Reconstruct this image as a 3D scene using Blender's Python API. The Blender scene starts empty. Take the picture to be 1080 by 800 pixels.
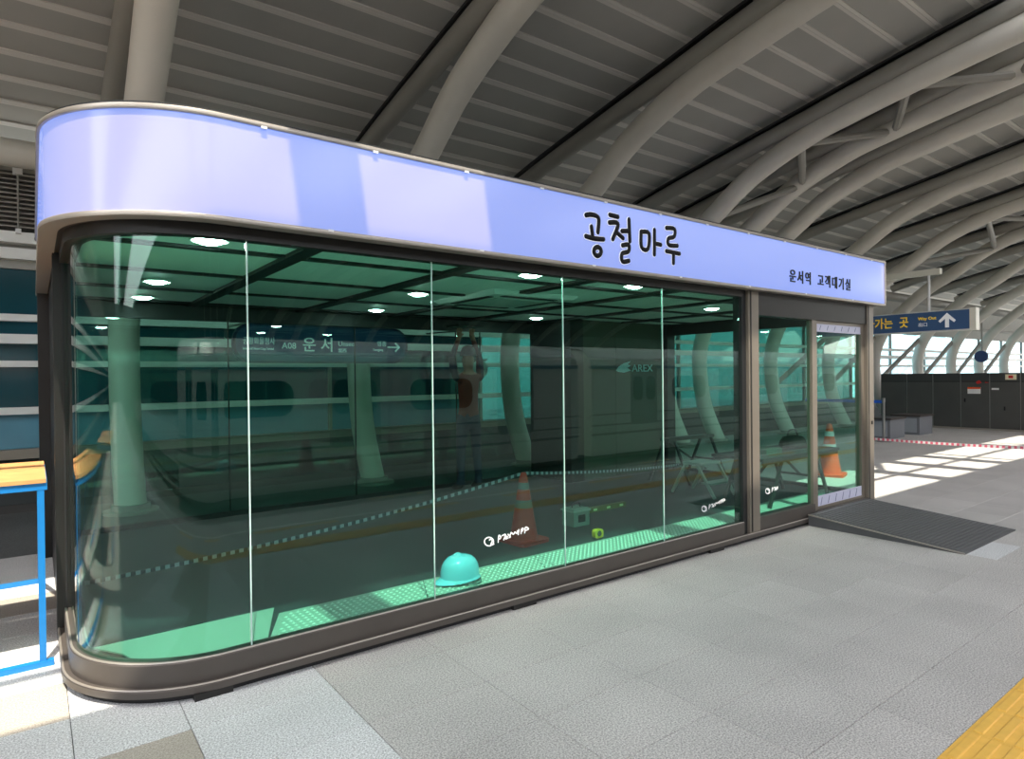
import bpy, bmesh, math, random
from mathutils import Vector, Matrix
random.seed(7)
S = bpy.context.scene
COL = S.collection
R = math.radians
PI = math.pi

# ------------------------------------------------------------------ camera
cam_d = bpy.data.cameras.new('camera')
cam = bpy.data.objects.new('camera', cam_d); COL.objects.link(cam)
cam_d.sensor_fit = 'HORIZONTAL'; cam_d.sensor_width = 36.0
cam_d.lens = 36.0 * 671.0 / 1080.0
cam_d.clip_start = 0.05; cam_d.clip_end = 500
YAW, PITCH, ROLL = R(53.05), R(-0.33), R(0.6)
f = Vector((math.cos(YAW)*math.cos(PITCH), math.sin(YAW)*math.cos(PITCH), math.sin(PITCH)))
r0 = f.cross(Vector((0, 0, 1))).normalized(); u0 = r0.cross(f)
rr = math.cos(ROLL)*r0 - math.sin(ROLL)*u0
uu = math.sin(ROLL)*r0 + math.cos(ROLL)*u0
m = Matrix((rr, uu, -f)).transposed().to_4x4(); m.translation = Vector((0, 0, 1.6))
cam.matrix_world = m
S.camera = cam

# ------------------------------------------------------------------ world, sun, exposure
w = bpy.data.worlds.new('sky'); S.world = w; w.use_nodes = True
nt = w.node_tree; bg = nt.nodes['Background']
sky = nt.nodes.new('ShaderNodeTexSky'); sky.sky_type = 'NISHITA'; sky.sun_disc = False
sky.sun_elevation = R(62); sky.sun_rotation = R(200); sky.dust_density = 2.0; sky.ozone_density = 1.0
mixw = nt.nodes.new('ShaderNodeMix'); mixw.data_type = 'RGBA'; mixw.inputs[0].default_value = 0.6
nt.links.new(sky.outputs[0], mixw.inputs[6]); mixw.inputs[7].default_value = (6.6, 6.3, 5.9, 1)
nt.links.new(mixw.outputs[2], bg.inputs[0]); bg.inputs[1].default_value = 0.68
SUN = Vector((0.12, 0.40, -1.0)).normalized()
sd = bpy.data.lights.new('sun', 'SUN'); sd.energy = 9.0; sd.angle = R(0.6); sd.color = (1.0, 0.93, 0.80)
so = bpy.data.objects.new('sun', sd); COL.objects.link(so)
so.rotation_euler = SUN.to_track_quat('-Z', 'Y').to_euler(); so.location = (-2, -6, 20)
S.view_settings.view_transform = 'Standard'; S.view_settings.look = 'None'
S.view_settings.gamma = 1.0; S.view_settings.use_curve_mapping = False
S.view_settings.exposure = 0.15
S.cycles.transparent_max_bounces = 24

# ------------------------------------------------------------------ materials
def lin(c):
    out = []
    for v in c:
        v /= 255.0
        out.append(v/12.92 if v <= 0.04045 else ((v+0.055)/1.055)**2.4)
    return tuple(out) + (1.0,)
MATS = {}
def M(name, col, rough=0.5, metal=0.0, var=0.0, scale=6.0, bump=0.0, bscale=40.0, emit=0.0, ecol=None, spec=0.5, coat=0.0):
    if name in MATS: return MATS[name]
    ma = bpy.data.materials.new(name); ma.use_nodes = True
    n = ma.node_tree; b = n.nodes['Principled BSDF']
    c = lin(col); b.inputs['Base Color'].default_value = c
    b.inputs['Roughness'].default_value = rough; b.inputs['Metallic'].default_value = metal
    b.inputs['Specular IOR Level'].default_value = spec; b.inputs['Coat Weight'].default_value = coat
    if var or bump:
        g = n.nodes.new('ShaderNodeNewGeometry')
    if var:
        t = n.nodes.new('ShaderNodeTexNoise'); t.inputs['Scale'].default_value = scale; t.inputs['Detail'].default_value = 5
        n.links.new(g.outputs['Position'], t.inputs['Vector'])
        rp = n.nodes.new('ShaderNodeValToRGB')
        rp.color_ramp.elements[0].position = 0.3; rp.color_ramp.elements[1].position = 0.7
        rp.color_ramp.elements[0].color = tuple(x*(1-var) for x in c[:3]) + (1,)
        rp.color_ramp.elements[1].color = tuple(min(1, x*(1+var)) for x in c[:3]) + (1,)
        n.links.new(t.outputs['Fac'], rp.inputs['Fac']); n.links.new(rp.outputs['Color'], b.inputs['Base Color'])
    if bump:
        t2 = n.nodes.new('ShaderNodeTexNoise'); t2.inputs['Scale'].default_value = bscale; t2.inputs['Detail'].default_value = 4
        n.links.new(g.outputs['Position'], t2.inputs['Vector'])
        bp = n.nodes.new('ShaderNodeBump'); bp.inputs['Strength'].default_value = bump; bp.inputs['Distance'].default_value = 0.01
        n.links.new(t2.outputs['Fac'], bp.inputs['Height']); n.links.new(bp.outputs['Normal'], b.inputs['Normal'])
    if emit:
        b.inputs['Emission Color'].default_value = lin(ecol or col); b.inputs['Emission Strength'].default_value = emit
    MATS[name] = ma; return ma

def granite(name, col, contrast=0.35, rough=0.55):
    ma = bpy.data.materials.new(name); ma.use_nodes = True
    n = ma.node_tree; b = n.nodes['Principled BSDF']; c = lin(col)
    g = n.nodes.new('ShaderNodeNewGeometry'); oi = n.nodes.new('ShaderNodeObjectInfo')
    t = n.nodes.new('ShaderNodeTexNoise'); t.inputs['Scale'].default_value = 120; t.inputs['Detail'].default_value = 2; t.inputs['Roughness'].default_value = 0.7
    n.links.new(g.outputs['Position'], t.inputs['Vector'])
    rp = n.nodes.new('ShaderNodeValToRGB'); e = rp.color_ramp.elements
    e[0].position = 0.36; e[1].position = 0.62
    e[0].color = tuple(x*(1-contrast) for x in c[:3]) + (1,); e[1].color = tuple(min(1, x*(1+contrast*0.55)) for x in c[:3]) + (1,)
    n.links.new(t.outputs['Fac'], rp.inputs['Fac'])
    t2 = n.nodes.new('ShaderNodeTexNoise'); t2.inputs['Scale'].default_value = 1.6; t2.inputs['Detail'].default_value = 5
    n.links.new(g.outputs['Position'], t2.inputs['Vector'])
    ad = n.nodes.new('ShaderNodeMath'); ad.operation = 'MULTIPLY_ADD'; ad.inputs[1].default_value = 0.10; ad.inputs[2].default_value = 0.72
    n.links.new(oi.outputs['Random'], ad.inputs[0])
    ad2 = n.nodes.new('ShaderNodeMath'); ad2.operation = 'MULTIPLY_ADD'; ad2.inputs[1].default_value = 0.45
    n.links.new(t2.outputs['Fac'], ad2.inputs[0]); n.links.new(ad.outputs[0], ad2.inputs[2])
    mx = n.nodes.new('ShaderNodeVectorMath'); mx.operation = 'SCALE'
    n.links.new(rp.outputs['Color'], mx.inputs[0]); n.links.new(ad2.outputs[0], mx.inputs['Scale'])
    n.links.new(mx.outputs[0], b.inputs['Base Color']); b.inputs['Roughness'].default_value = rough
    MATS[name] = ma; return ma

def glass(name, tint, ior=1.52, rough=0.0):
    ma = bpy.data.materials.new(name); ma.use_nodes = True
    n = ma.node_tree; n.nodes.remove(n.nodes['Principled BSDF']); out = n.nodes['Material Output']
    tr = n.nodes.new('ShaderNodeBsdfTransparent'); tr.inputs[0].default_value = tuple(tint) + (1,)
    gl = n.nodes.new('ShaderNodeBsdfGlossy'); gl.inputs['Roughness'].default_value = rough; gl.inputs[0].default_value = (1, 1, 1, 1)
    fr = n.nodes.new('ShaderNodeFresnel'); fr.inputs['IOR'].default_value = ior
    ge = n.nodes.new('ShaderNodeNewGeometry'); iv = n.nodes.new('ShaderNodeMix'); iv.inputs[2].default_value = ior; iv.inputs[3].default_value = 1.0/ior
    n.links.new(ge.outputs['Backfacing'], iv.inputs[0]); n.links.new(iv.outputs[0], fr.inputs['IOR'])   # same reflectance on both faces of a pane
    mx = n.nodes.new('ShaderNodeMixShader')
    n.links.new(fr.outputs[0], mx.inputs[0]); n.links.new(tr.outputs[0], mx.inputs[1]); n.links.new(gl.outputs[0], mx.inputs[2])
    n.links.new(mx.outputs[0], out.inputs[0]); MATS[name] = ma; return ma

G_FRONT = glass('green tinted glass', (0.64, 0.90, 0.82), 1.5)
G_REAR = glass('clear rear glass', (0.86, 0.95, 0.92), 1.5)
G_SKY = glass('station window glass', (0.60, 0.79, 0.86), 1.5)
G_TEAL = glass('deep teal glass', (0.17, 0.31, 0.33), 1.5)
GREY = granite('grey granite', (186, 183, 179), .5); LIGHT = granite('pale granite', (204, 205, 205), .5); TAN = granite('tan granite', (168, 160, 149))
GRAVEL = granite('dark stone strip', (92, 92, 92), 0.6)
GROUT = M('grout', (88, 86, 84), 0.9)
BRONZE = M('bronze grey aluminium', (88, 82, 77), 0.42, 0.35, 0.06, 3)
BRONZE2 = M('dark bronze aluminium', (38, 37, 35), 0.45, 0.3, 0.06, 3)
EDGE = M('bright aluminium edge', (176, 168, 158), 0.35, 0.6)
BLACK = M('black rubber', (22, 22, 23), 0.7)
DARK = M('dark frame', (34, 35, 36), 0.5, 0.1)
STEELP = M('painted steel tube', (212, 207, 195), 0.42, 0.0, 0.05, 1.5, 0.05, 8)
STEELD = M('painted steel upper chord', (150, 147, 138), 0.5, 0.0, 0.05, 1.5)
ROOFP = M('roof panel', (172, 171, 165), 0.55, 0.1, 0.07, 0.9, 0.04, 5)
ROOFB = M('roof batten', (214, 211, 204), 0.5, 0.1)
WHITE = M('white plastic', (232, 232, 230), 0.4)
CEILW = M('ceiling panel white', (246, 247, 244), 0.6, 0, 0.03, 2)
YELLOW = M('tactile yellow', (226, 178, 78), 0.55, 0, 0.06, 14, 0.08, 60)
BLUEP = M('blue paint', (20, 116, 182), 0.4)
NAVY = M('sign navy', (66, 98, 140), 0.35)
ORANGE = M('cone orange', (232, 84, 24), 0.45)
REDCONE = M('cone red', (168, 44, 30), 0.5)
REFL = M('reflective band', (226, 230, 232), 0.3)
SKIN = M('skin', (150, 106, 84), 0.55)

# ------------------------------------------------------------------ builders
class MB:
    def __init__(s): s.v = []; s.f = []; s.sm = []
    def add(s, vs, fs, smooth=False):
        o = len(s.v); s.v += [tuple(v) for v in vs]; s.f += [tuple(i+o for i in q) for q in fs]; s.sm += [smooth]*len(fs); return s
    def box(s, x0, x1, y0, y1, z0, z1):
        return s.add([(x0,y0,z0),(x1,y0,z0),(x1,y1,z0),(x0,y1,z0),(x0,y0,z1),(x1,y0,z1),(x1,y1,z1),(x0,y1,z1)],
                     [(0,3,2,1),(4,5,6,7),(0,1,5,4),(1,2,6,5),(2,3,7,6),(3,0,4,7)])
    def bev(s, x0, x1, y0, y1, z0, z1, b):       # box with chamfered top edges
        return s.add([(x0,y0,z0),(x1,y0,z0),(x1,y1,z0),(x0,y1,z0),(x0,y0,z1-b),(x1,y0,z1-b),(x1,y1,z1-b),(x0,y1,z1-b),
                      (x0+b,y0+b,z1),(x1-b,y0+b,z1),(x1-b,y1-b,z1),(x0+b,y1-b,z1)],
                     [(0,3,2,1),(0,1,5,4),(1,2,6,5),(2,3,7,6),(3,0,4,7),(4,5,9,8),(5,6,10,9),(6,7,11,10),(7,4,8,11),(8,9,10,11)])
    def bar(s, a, b, wx, wz):                    # square bar between two points
        a = Vector(a); b = Vector(b); d = (b-a).normalized()
        up = Vector((0,0,1)) if abs(d.z) < 0.9 else Vector((1,0,0))
        p = d.cross(up).normalized()*wx/2; q = p.cross(d).normalized()*wz/2
        return s.add([a-p-q,a+p-q,a+p+q,a-p+q,b-p-q,b+p-q,b+p+q,b-p+q],
                     [(0,1,2,3),(7,6,5,4),(0,4,5,1),(1,5,6,2),(2,6,7,3),(3,7,4,0)])
    def tube(s, pts, r, n=12, caps=True):
        pts = [Vector(p) for p in pts]; k = len(pts); rs = r if isinstance(r, (list, tuple)) else [r]*k
        vs = []; fs = []; ref = None
        for i, p in enumerate(pts):
            d = (pts[min(i+1,k-1)]-pts[max(i-1,0)]).normalized()
            if ref is None: ref = Vector((0,0,1)) if abs(d.z) < 0.9 else Vector((1,0,0))
            a = d.cross(ref).normalized(); b = a.cross(d).normalized(); ref = b
            for j in range(n):
                t = 2*PI*j/n; vs.append(p + (a*math.cos(t)+b*math.sin(t))*rs[i])
        for i in range(k-1):
            for j in range(n):
                j2 = (j+1) % n; fs.append((i*n+j, i*n+j2, (i+1)*n+j2, (i+1)*n+j))
        s.add(vs, fs, True)
        if caps:
            s.add(vs[:n], [tuple(range(n))[::-1]]); s.add(vs[-n:], [tuple(range(n))])
        return s
    def lathe(s, prof, c=(0,0,0), n=24):
        vs = []; fs = []; k = len(prof)
        for (r, z) in prof:
            for j in range(n):
                t = 2*PI*j/n; vs.append((c[0]+r*math.cos(t), c[1]+r*math.sin(t), c[2]+z))
        for i in range(k-1):
            for j in range(n):
                j2 = (j+1) % n; fs.append((i*n+j, i*n+j2, (i+1)*n+j2, (i+1)*n+j))
        fs.append(tuple(range(n))[::-1]); fs.append(tuple(range((k-1)*n, k*n)))
        return s.add(vs, fs, True)
    def prism(s, poly, h, axis=2, o=0.0):        # poly of 2-D points, extruded along an axis from o to o+h
        def P(a, b, c):
            return {2: (a, b, c), 1: (a, c, b), 0: (c, a, b)}[axis]
        k = len(poly); vs = [P(a, b, o) for a, b in poly] + [P(a, b, o+h) for a, b in poly]
        fs = [tuple(range(k))[::-1], tuple(range(k, 2*k))] + [(i, (i+1) % k, k+(i+1) % k, k+i) for i in range(k)]
        return s.add(vs, fs)
    def mesh(s, name):
        me = bpy.data.meshes.new(name); me.from_pydata(s.v, [], s.f)
        me.polygons.foreach_set('use_smooth', s.sm)
        bm = bmesh.new(); bm.from_mesh(me); bmesh.ops.recalc_face_normals(bm, faces=bm.faces); bm.to_mesh(me); bm.free()
        if any(s.sm): me.set_sharp_from_angle(angle=R(38))
        me.update(); return me
    def build(s, name, mat, parent=None, label=None):
        me = s.mesh(name); me.materials.append(mat); return link(name, me, parent, label)

def off(o):
    return o.get('_w') and Vector(o['_w']) or Vector((0, 0, 0))
def link(name, me, parent=None, label=None, loc=None):
    o = bpy.data.objects.new(name, me); COL.objects.link(o)
    if parent is not None:
        o.parent = parent; b = BASE.get(parent.name, Vector((0,0,0)))
        o.matrix_parent_inverse = Matrix.Translation(-b)
        BASE[o.name] = Vector((0,0,0)) if loc is None else Vector(loc)
    else:
        BASE[o.name] = Vector((0,0,0)) if loc is None else Vector(loc)
    if loc is not None: o.location = loc
    if label: o['label'] = label
    return o
BASE = {}
def thing(name, label, cat, loc=(0,0,0), group=None, kind=None):
    o = bpy.data.objects.new(name, None); COL.objects.link(o); o.location = loc; o.empty_display_size = 0.1
    BASE[o.name] = Vector(loc); return tag(o, label, cat, group, kind)
def tag(o, label, cat=None, group=None, kind=None):
    o['label'] = label
    if cat: o['category'] = cat
    if group: o['group'] = group
    if kind: o['kind'] = kind
    return o
def struct(o, label, cat): return tag(o, label, cat, None, 'structure')

def smooth(pts, n=6):
    P = [Vector(p) for p in pts]; out = []
    for i in range(len(P)-1):
        a, b, c, d = P[max(i-1,0)], P[i], P[i+1], P[min(i+2,len(P)-1)]
        for j in range(n):
            t = j/n
            out.append(0.5*((2*b)+(c-a)*t+(2*a-5*b+4*c-d)*t*t+(3*b-a-3*c+d)*t**3))
    return out + [P[-1]]
def interp(tab, x):
    tab = sorted(tab)
    if x <= tab[0][0]: return tab[0][1]
    for (a, b), (c, d) in zip(tab, tab[1:]):
        if x <= c: return b + (d-b)*(x-a)/(c-a)
    return tab[-1][1]
MF = Matrix(((1,0,0),(0,0,-1),(0,1,0)))          # text facing -Y
MX = Matrix(((0,0,-1),(-1,0,0),(0,1,0)))         # text facing -X
MG = Matrix(((-1,0,0),(0,-1,0),(0,0,1)))         # text on the ground, read looking towards -Y
def text(body, size, name, mat, parent, loc, mt, ext=0.004, align='LEFT', xs=1.0, label=None, bold=0.0):
    c = bpy.data.curves.new(name, 'FONT'); c.body = body; c.size = size; c.extrude = ext; c.align_x = align; c.align_y = 'CENTER'; c.offset = bold
    c.resolution_u = 3
    o = bpy.data.objects.new(name, c); COL.objects.link(o); bpy.context.view_layer.update()
    me = bpy.data.meshes.new_from_object(o.evaluated_get(bpy.context.evaluated_depsgraph_get()))
    bpy.data.objects.remove(o); bpy.data.curves.remove(c)
    me.transform(mt.to_4x4() @ Matrix.Diagonal((xs, 1, 1, 1))); me.transform(Matrix.Translation(loc))
    me.materials.clear(); me.materials.append(mat)
    return link(name, me, parent, label)
def strokes(lst, y, r, name, mat, parent, flat=0.6, label=None):
    b = MB()
    for st in lst:
        pts = [(x, 0, z) for x, z in st]
        if len(pts) > 2: pts = smooth(pts, 4)
        b.tube(pts, r, 8)
        for e in (pts[0], pts[-1]):
            b.lathe([(0.001,-r),(r*.7,-r*.7),(r,0),(r*.7,r*.7),(0.001,r)], e, 8)
    b.v = [(x, y + q*flat, z) for x, q, z in b.v]
    return b.build(name, mat, parent, label)

# ================================================================== FLOOR
floor = MB().box(-50, 46, -0.85, 12.2, -0.4, -0.012).build('floor', GROUT)
struct(floor, 'grey granite platform floor paved with rectangular slabs', 'floor')
def tile_me(name, wx, wy, mat):
    me = MB().bev(-wx/2+.0015, wx/2-.0015, -wy/2+.0015, wy/2-.0015, -0.03, 0.0, 0.0015).mesh(name); me.materials.append(mat); return me
TM = {}
def tile(x0, x1, y0, y1, mat):
    k = (round(x1-x0,3), round(y1-y0,3), mat.name)
    if k not in TM: TM[k] = tile_me('paving_slab', x1-x0, y1-y0, mat)
    link('paving_slab', TM[k], floor, None, ((x0+x1)/2, (y0+y1)/2, 0.0))
XS = [-1.20, -0.54, 0.12, 0.56] + [0.56+0.66*k for k in range(1, 20)]
YS = [1.05, 1.385, 1.84, 2.295, 2.75, 3.21, 3.67]
n_t = 0
for i in range(len(XS)-1):
    for j in range(len(YS)-1):
        x0, x1, y0, y1 = XS[i], XS[i+1], YS[j], YS[j+1]
        mat = GREY
        if i < 4: mat = LIGHT
        if i == 2 and j < 5: mat = TAN
        if i == 1 and j < 3: mat = TAN
        if 6.4 < x0 < 7.0 and 1.4 < y0 < 2.0 : mat = LIGHT
        tile(x0, x1, y0, y1, mat)
ys = [3.67 + 0.46*k for k in range(9)]
for i in range(3):
    for j in range(8): tile(XS[i], XS[i+1], ys[j], ys[j+1], TAN if (i+j) % 4 == 1 else LIGHT)
x = 8.48
for i in range(10):
    for j in range(5):
        tile(x, x+1.32, 3.67+0.92*j, 3.67+0.92*(j+1), GREY)
    x += 1.32
bb = MB()
bb.box(-50, -1.203, 0.0, 7.3, -0.03, 0.0).box(13.1, 46, 0.0, 3.667, -0.03, 0.0).box(21.7, 46, 3.67, 9.8, -0.03, 0.0).box(-1.2, 13.1, -0.55, 0.747, -0.03, 0.0)
bb.box(-50, -1.203, -0.55, -0.003, -0.03, 0.0).box(13.1, 46, -0.55, -0.003, -0.03, 0.0).box(8.48, 21.7, 8.273, 9.8, -0.03, 0.0)
bb.build('outer_paving', GREY, floor)
MB().box(-50, 8.477, 7.353, 9.8, -0.03, -0.002).build('stone_strip', GRAVEL, floor, 'dark stone strip along the rear wall')
MB().box(-50, 46, -0.85, -0.553, -0.05, 0.004).build('platform_edge', M('edge stone', (120, 118, 114), 0.7, 0, .1, 9), floor)
# tactile strip: 0.30 m tiles with four raised bars
tb = MB().box(-.149, .149, -.149, .149, -.03, 0.003)
for k in range(4):
    y = -.1125+.075*k; tb.bev(-.135, .135, y-.02, y+.02, 0.003, 0.009, 0.004)
tme = tb.mesh('tactile_tile'); tme.materials.append(YELLOW)
for k in range(70): link('tactile_tile', tme, floor, None, (-1.05+0.30*k, 0.899, 0.0))
MB().box(-50, 46, 0.02, 0.09, -0.005, 0.002).build('white_line', WHITE, floor, 'white line painted along the platform edge')
for k in range(16):
    MB().box(-1.4+1.6*k, -0.5+1.6*k, 0.14, 0.24, -0.005, 0.003).build('yellow_dash', YELLOW, floor)
for xx in (4.3, 6.2, 9.5):
    text('▲ 발빠짐주의', 0.14, 'warning_text', YELLOW, floor, (xx, -0.70, 0.004), MG, 0.0008)

# ================================================================== TRACKS, TRAIN, FAR SIDE
tk = MB().box(-50, 75, -13.98, -0.86, -1.5, -1.25).build('floor', M('ballast', (58, 56, 54), 0.95, 0, .35, 12, .5, 30))
struct(tk, 'dark ballast track bed below the platform edge', 'track bed')
for y, lb in ((-2.2, 'steel rail nearest the platform edge'), (-3.64, 'steel rail second from the platform edge'), (-8.35, 'steel rail third from the platform edge'), (-9.79, 'steel rail fourth from the platform edge')):
    tag(MB().prism([(y-.06,-1.25),(y+.06,-1.25),(y+.06,-1.23),(y+.02,-1.21),(y+.02,-1.15),(y+.036,-1.14),(y+.036,-1.1),(y-.036,-1.1),(y-.036,-1.14),(y-.02,-1.15),(y-.02,-1.21),(y-.06,-1.23)], 125, 0, -50).build('rail', M('rail steel', (120, 112, 104), .4, .8)), lb, 'rail', 'rails')
far = MB().box(-50, 75, -31, -14.0, -1.5, 0).build('floor', GREY); struct(far, 'opposite platform behind the standing train', 'platform')
wf = MB().box(-50, 75, -31.3, -31, 0, 5.2).build('wall_opposite', M('far wall', (70, 78, 80), .6)); struct(wf, 'grey wall behind the opposite platform', 'wall')
TS = M('train body silver', (205, 207, 204), .4, .15); TG = M('train grey', (120, 124, 126), .4, .3); TW = M('train window', (24, 28, 32), .08); TB = M('train stripe blue', (70, 110, 140), .4)
def rrect(w, h, r, n=4):
    out = []
    for cx, cz, a0 in ((w/2-r, h/2-r, 0), (-w/2+r, h/2-r, 90), (-w/2+r, -h/2+r, 180), (w/2-r, -h/2+r, 270)):
        for k in range(n+1):
            a = R(a0+90*k/n); out.append((cx+r*math.cos(a), cz+r*math.sin(a)))
    return out
def shape_me(name, poly, d, mat):
    me = MB().prism(poly, d, 1, -d/2).mesh(name); me.materials.append(mat); return me
W_ME = shape_me('window', rrect(1.9, .80, .28), .04, TW); D_ME = shape_me('door', rrect(1.3, 1.98, .12), .05, TG); DW_ME = shape_me('door_pane', rrect(.46, .82, .2), .06, TW)
body_prof = [(-10.6,-1.0),(-7.65,-1.0),(-7.6,-.2),(-7.6,1.7),(-7.68,2.1),(-8.0,2.38),(-9.1,2.55),(-10.2,2.38),(-10.6,2.0)]
for ci in range(3):
    x0 = -6 + 20.2*ci
    t = thing('train_car', ['silver train carriage at the curved corner end, seen in the glass', 'silver train carriage reflected in the middle window panes', 'silver train carriage reflected nearest the doors'][ci], 'train', (x0+9.8, -9.1, -1.1), 'train carriages at the opposite platform')
    MB().prism(body_prof, 19.6, 0, x0).build('body', TS, t)
    MB().prism([(-7.70,2.14),(-8.0,2.395),(-9.1,2.565),(-10.2,2.395),(-10.55,2.05),(-10.2,2.37),(-9.1,2.54),(-8.0,2.37)], 19.6, 0, x0).build('roof', TG, t)
    MB().box(x0, x0+19.6, -7.62, -7.57, -.35, -.28).box(x0, x0+19.6, -7.62, -7.57, -.05, .0).box(x0, x0+19.6, -7.62, -7.57, .3, .34).build('side_rib', TG, t)
    MB().box(x0, x0+19.6, -7.72, -7.59, 1.80, 1.90).build('stripe', TB, t)
    MB().box(x0+.6, x0+19, -10.2, -8.0, -1.098, -1.0).build('underframe', BLACK, t)
    for k in range(4):
        dx = x0+2.45+4.9*k
        d = link('door', D_ME, t, None, (dx, -7.6, .92))
        for s in (-.32, .32): link('door_pane', DW_ME, d, None, (dx+s, -7.59, 1.14))
        if k < 3: link('window', W_ME, t, None, (dx+2.45, -7.6, 1.14))

# ================================================================== ROOF
LOW = [(8.95,0),(9.32,.8),(9.46,1.6),(9.42,2.3),(9.1,3.0),(8.5,3.62),(7.85,4.15),(7.25,4.5),(6.4,5.06),(5.4,5.46),(4.7,5.62),(3.9,5.77),(2.9,5.93),(1.5,6.12),(-1,6.35),(-5,6.5),(-10,6.55),(-15,6.5),(-20,6.3),(-24,5.6),(-27.5,4.1),(-29.2,2.2),(-29,0)]
UPP = [(12.0,3.95),(10.6,4.52),(8.74,5.02),(6.9,5.40),(5.5,5.67),(4.6,5.85),(2.95,6.16),(1.5,6.36),(-1,6.6),(-5,6.8),(-10,6.86),(-15,6.8),(-20,6.6),(-26,5.9),(-31,4.4)]
SK = [(12.3,4.12),(11.4,4.5),(10.5,4.85),(8.74,5.3),(6.9,5.68),(5.5,5.95),(4.6,6.12),(2.95,6.42),(2,6.55),(0,6.8),(-4,7.02),(-10,7.1),(-16,7.02),(-20,6.85),(-26,6.2),(-31,4.7)]
def skz(y): return interp(SK, y)
X0B, BAY, NB = -2.14, 3.07, 15
XB0, XB1 = X0B, X0B+BAY*NB
def skin(mb, x0, x1, ya, yb, th, dz=0.0, n=1):
    for k in range(n):
        a = ya+(yb-ya)*k/n; b = ya+(yb-ya)*(k+1)/n; za, zb = skz(a)+dz, skz(b)+dz
        mb.add([(x0,a,za),(x1,a,za),(x1,b,zb),(x0,b,zb),(x0,a,za+th),(x1,a,za+th),(x1,b,zb+th),(x0,b,zb+th)],
               [(0,3,2,1),(4,5,6,7),(0,1,5,4),(1,2,6,5),(2,3,7,6),(3,0,4,7)])
    return mb
SKY0, SKY1, ROW0, ROWH = 0.98, 2.38, 2.54, 0.46
ce = MB()
skin(ce, -50, 75, -31, -13, .06, .05, 5); skin(ce, -50, 75, -4.5, SKY0, .06, .05, 3)
skin(ce, XB0+BAY, 75, SKY1, 12.3, .06, .05, 10); skin(ce, -50, XB0+BAY, 3.92, 12.3, .06, .05, 8)
ceil = ce.build('ceiling', M('roof deck', (96, 95, 92), .7))
struct(ceil, 'curved grey metal panel roof over the platform', 'roof')
rows = [(ROW0+ROWH*k, ROW0+ROWH*(k+1)) for k in range(20)]
for k, (a, b) in enumerate(rows):
    me = skin(MB(), .015, BAY-.015, a+.035, b-.035, .03, .012).mesh('roof_panel'); me.materials.append(ROOFP)
    for i in range(NB-1):
        if i == 0 and a < 3.9: continue
        link('roof_panel', me, ceil, None, (X0B+BAY*i, 0, 0))
    xa = XB0 if a >= 3.9 else XB0+BAY
    mb = MB()
    for s in (-.023, .023): skin(mb, xa, XB1-BAY, a+s-.021, a+s+.021, .03, -.004)
    mb.build('batten', ROOFB, ceil)
mb = MB()
for xx in [X0B+BAY*i for i in range(NB)]:
    skin(mb, xx-.05, xx+.05, SKY0, SKY1, .08, 0.0)
skin(mb, XB0, XB1, 1.62, 1.70, .08, 0.0); skin(mb, -6, XB0+BAY, 2.9, 3.0, .08, 0.0)
mb.build('skylight_bar', STEELD, ceil)
skin(MB(), 1.9, 7.6, 1.70, SKY1, .04, .03).build('sign_shade_plate', ROOFP, ceil)  # unseen plate added to keep the sun off the middle of the sign band

def chord(tab, x, y0, y1, n=5):
    pts = smooth([(x, y, z) for y, z in tab], n)
    return [p for p in pts if y0 <= p.y <= y1]
TX = [(-2.14, 'arched roof truss at the far left edge of the photo'), (0.93, 'arched roof truss rising above the curved kiosk corner'), (4.10, 'arched roof truss rising above the left half of the sign band'),
      (7.07, 'arched roof truss rising behind the large black sign lettering'), (10.14, 'arched roof truss first of the braced pair'), (11.47, 'arched roof truss second of the braced pair'),
      (12.74, 'arched roof truss just right of the braced pair'), (15.81, 'arched roof truss above the small sign lettering'), (18.9, 'arched roof truss beyond the kiosk end, above the hanging arrow sign'),
      (21.9, 'arched roof truss just behind the hanging arrow sign'), (25.3, 'arched roof truss above the grey equipment cabinet'), (28.4, 'arched roof truss third from the far end'), (31.4, 'arched roof truss second from the far end'), (34.5, 'arched roof truss at the far end of the platform')]
TR = []
for x, lb in TX:
    t = thing('arch_truss', lb, 'roof truss', (x, 8.95, 0), 'arched tubular roof trusses'); TR.append(t)
    MB().tube(chord(LOW, x, -30, 12), .175, 18).build('lower_chord', STEELP, t)
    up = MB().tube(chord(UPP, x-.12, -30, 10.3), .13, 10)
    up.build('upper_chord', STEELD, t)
    fl = MB(); P = chord(UPP, x-.12, -6, 10.3, 4)
    for a, b in zip(P, P[1:]): fl.bar(a+Vector((0,0,.16)), b+Vector((0,0,.16)), .20, .04)
    fl.build('shadow_gap_bar', DARK, t)  # dark bars standing in for the shadow gap along the upper chord
    MB().lathe([(.30,0),(.30,.03),(.21,.04),(.21,.10)], (x, 8.95, 0), 18).build('base_plate', STEELD, t)
def brace(t, xa, xb, seq):
    for (sa, ya), (sb, yb) in seq:
        pa = (xa if sa == 0 else xb, ya, interp(LOW[5:], ya)-.05); pb = (xa if sb == 0 else xb, yb, interp(LOW[5:], yb)-.05)
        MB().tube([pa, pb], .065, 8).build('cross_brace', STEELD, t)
zz = [7.2, 6.2, 5.5, 4.6, 3.9, 2.9, 2.2]
for t, xa, xb in ((TR[4], 10.14, 11.47), (TR[8], 18.9, 21.9), (TR[11], 28.4, 31.4)):
    brace(t, xa, xb, [((i % 2, zz[i]), ((i+1) % 2, zz[i+1])) for i in range(len(zz)-1)])
for i in (7, 8, 9, 10, 11, 12):
    xa = TX[i][0]; xb = TX[i+1][0]
    MB().tube([(xa, 9.5, 1.15), (xb, 9.4, 2.75)], .07, 8).build('diagonal_brace', STEELD, TR[i])
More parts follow.
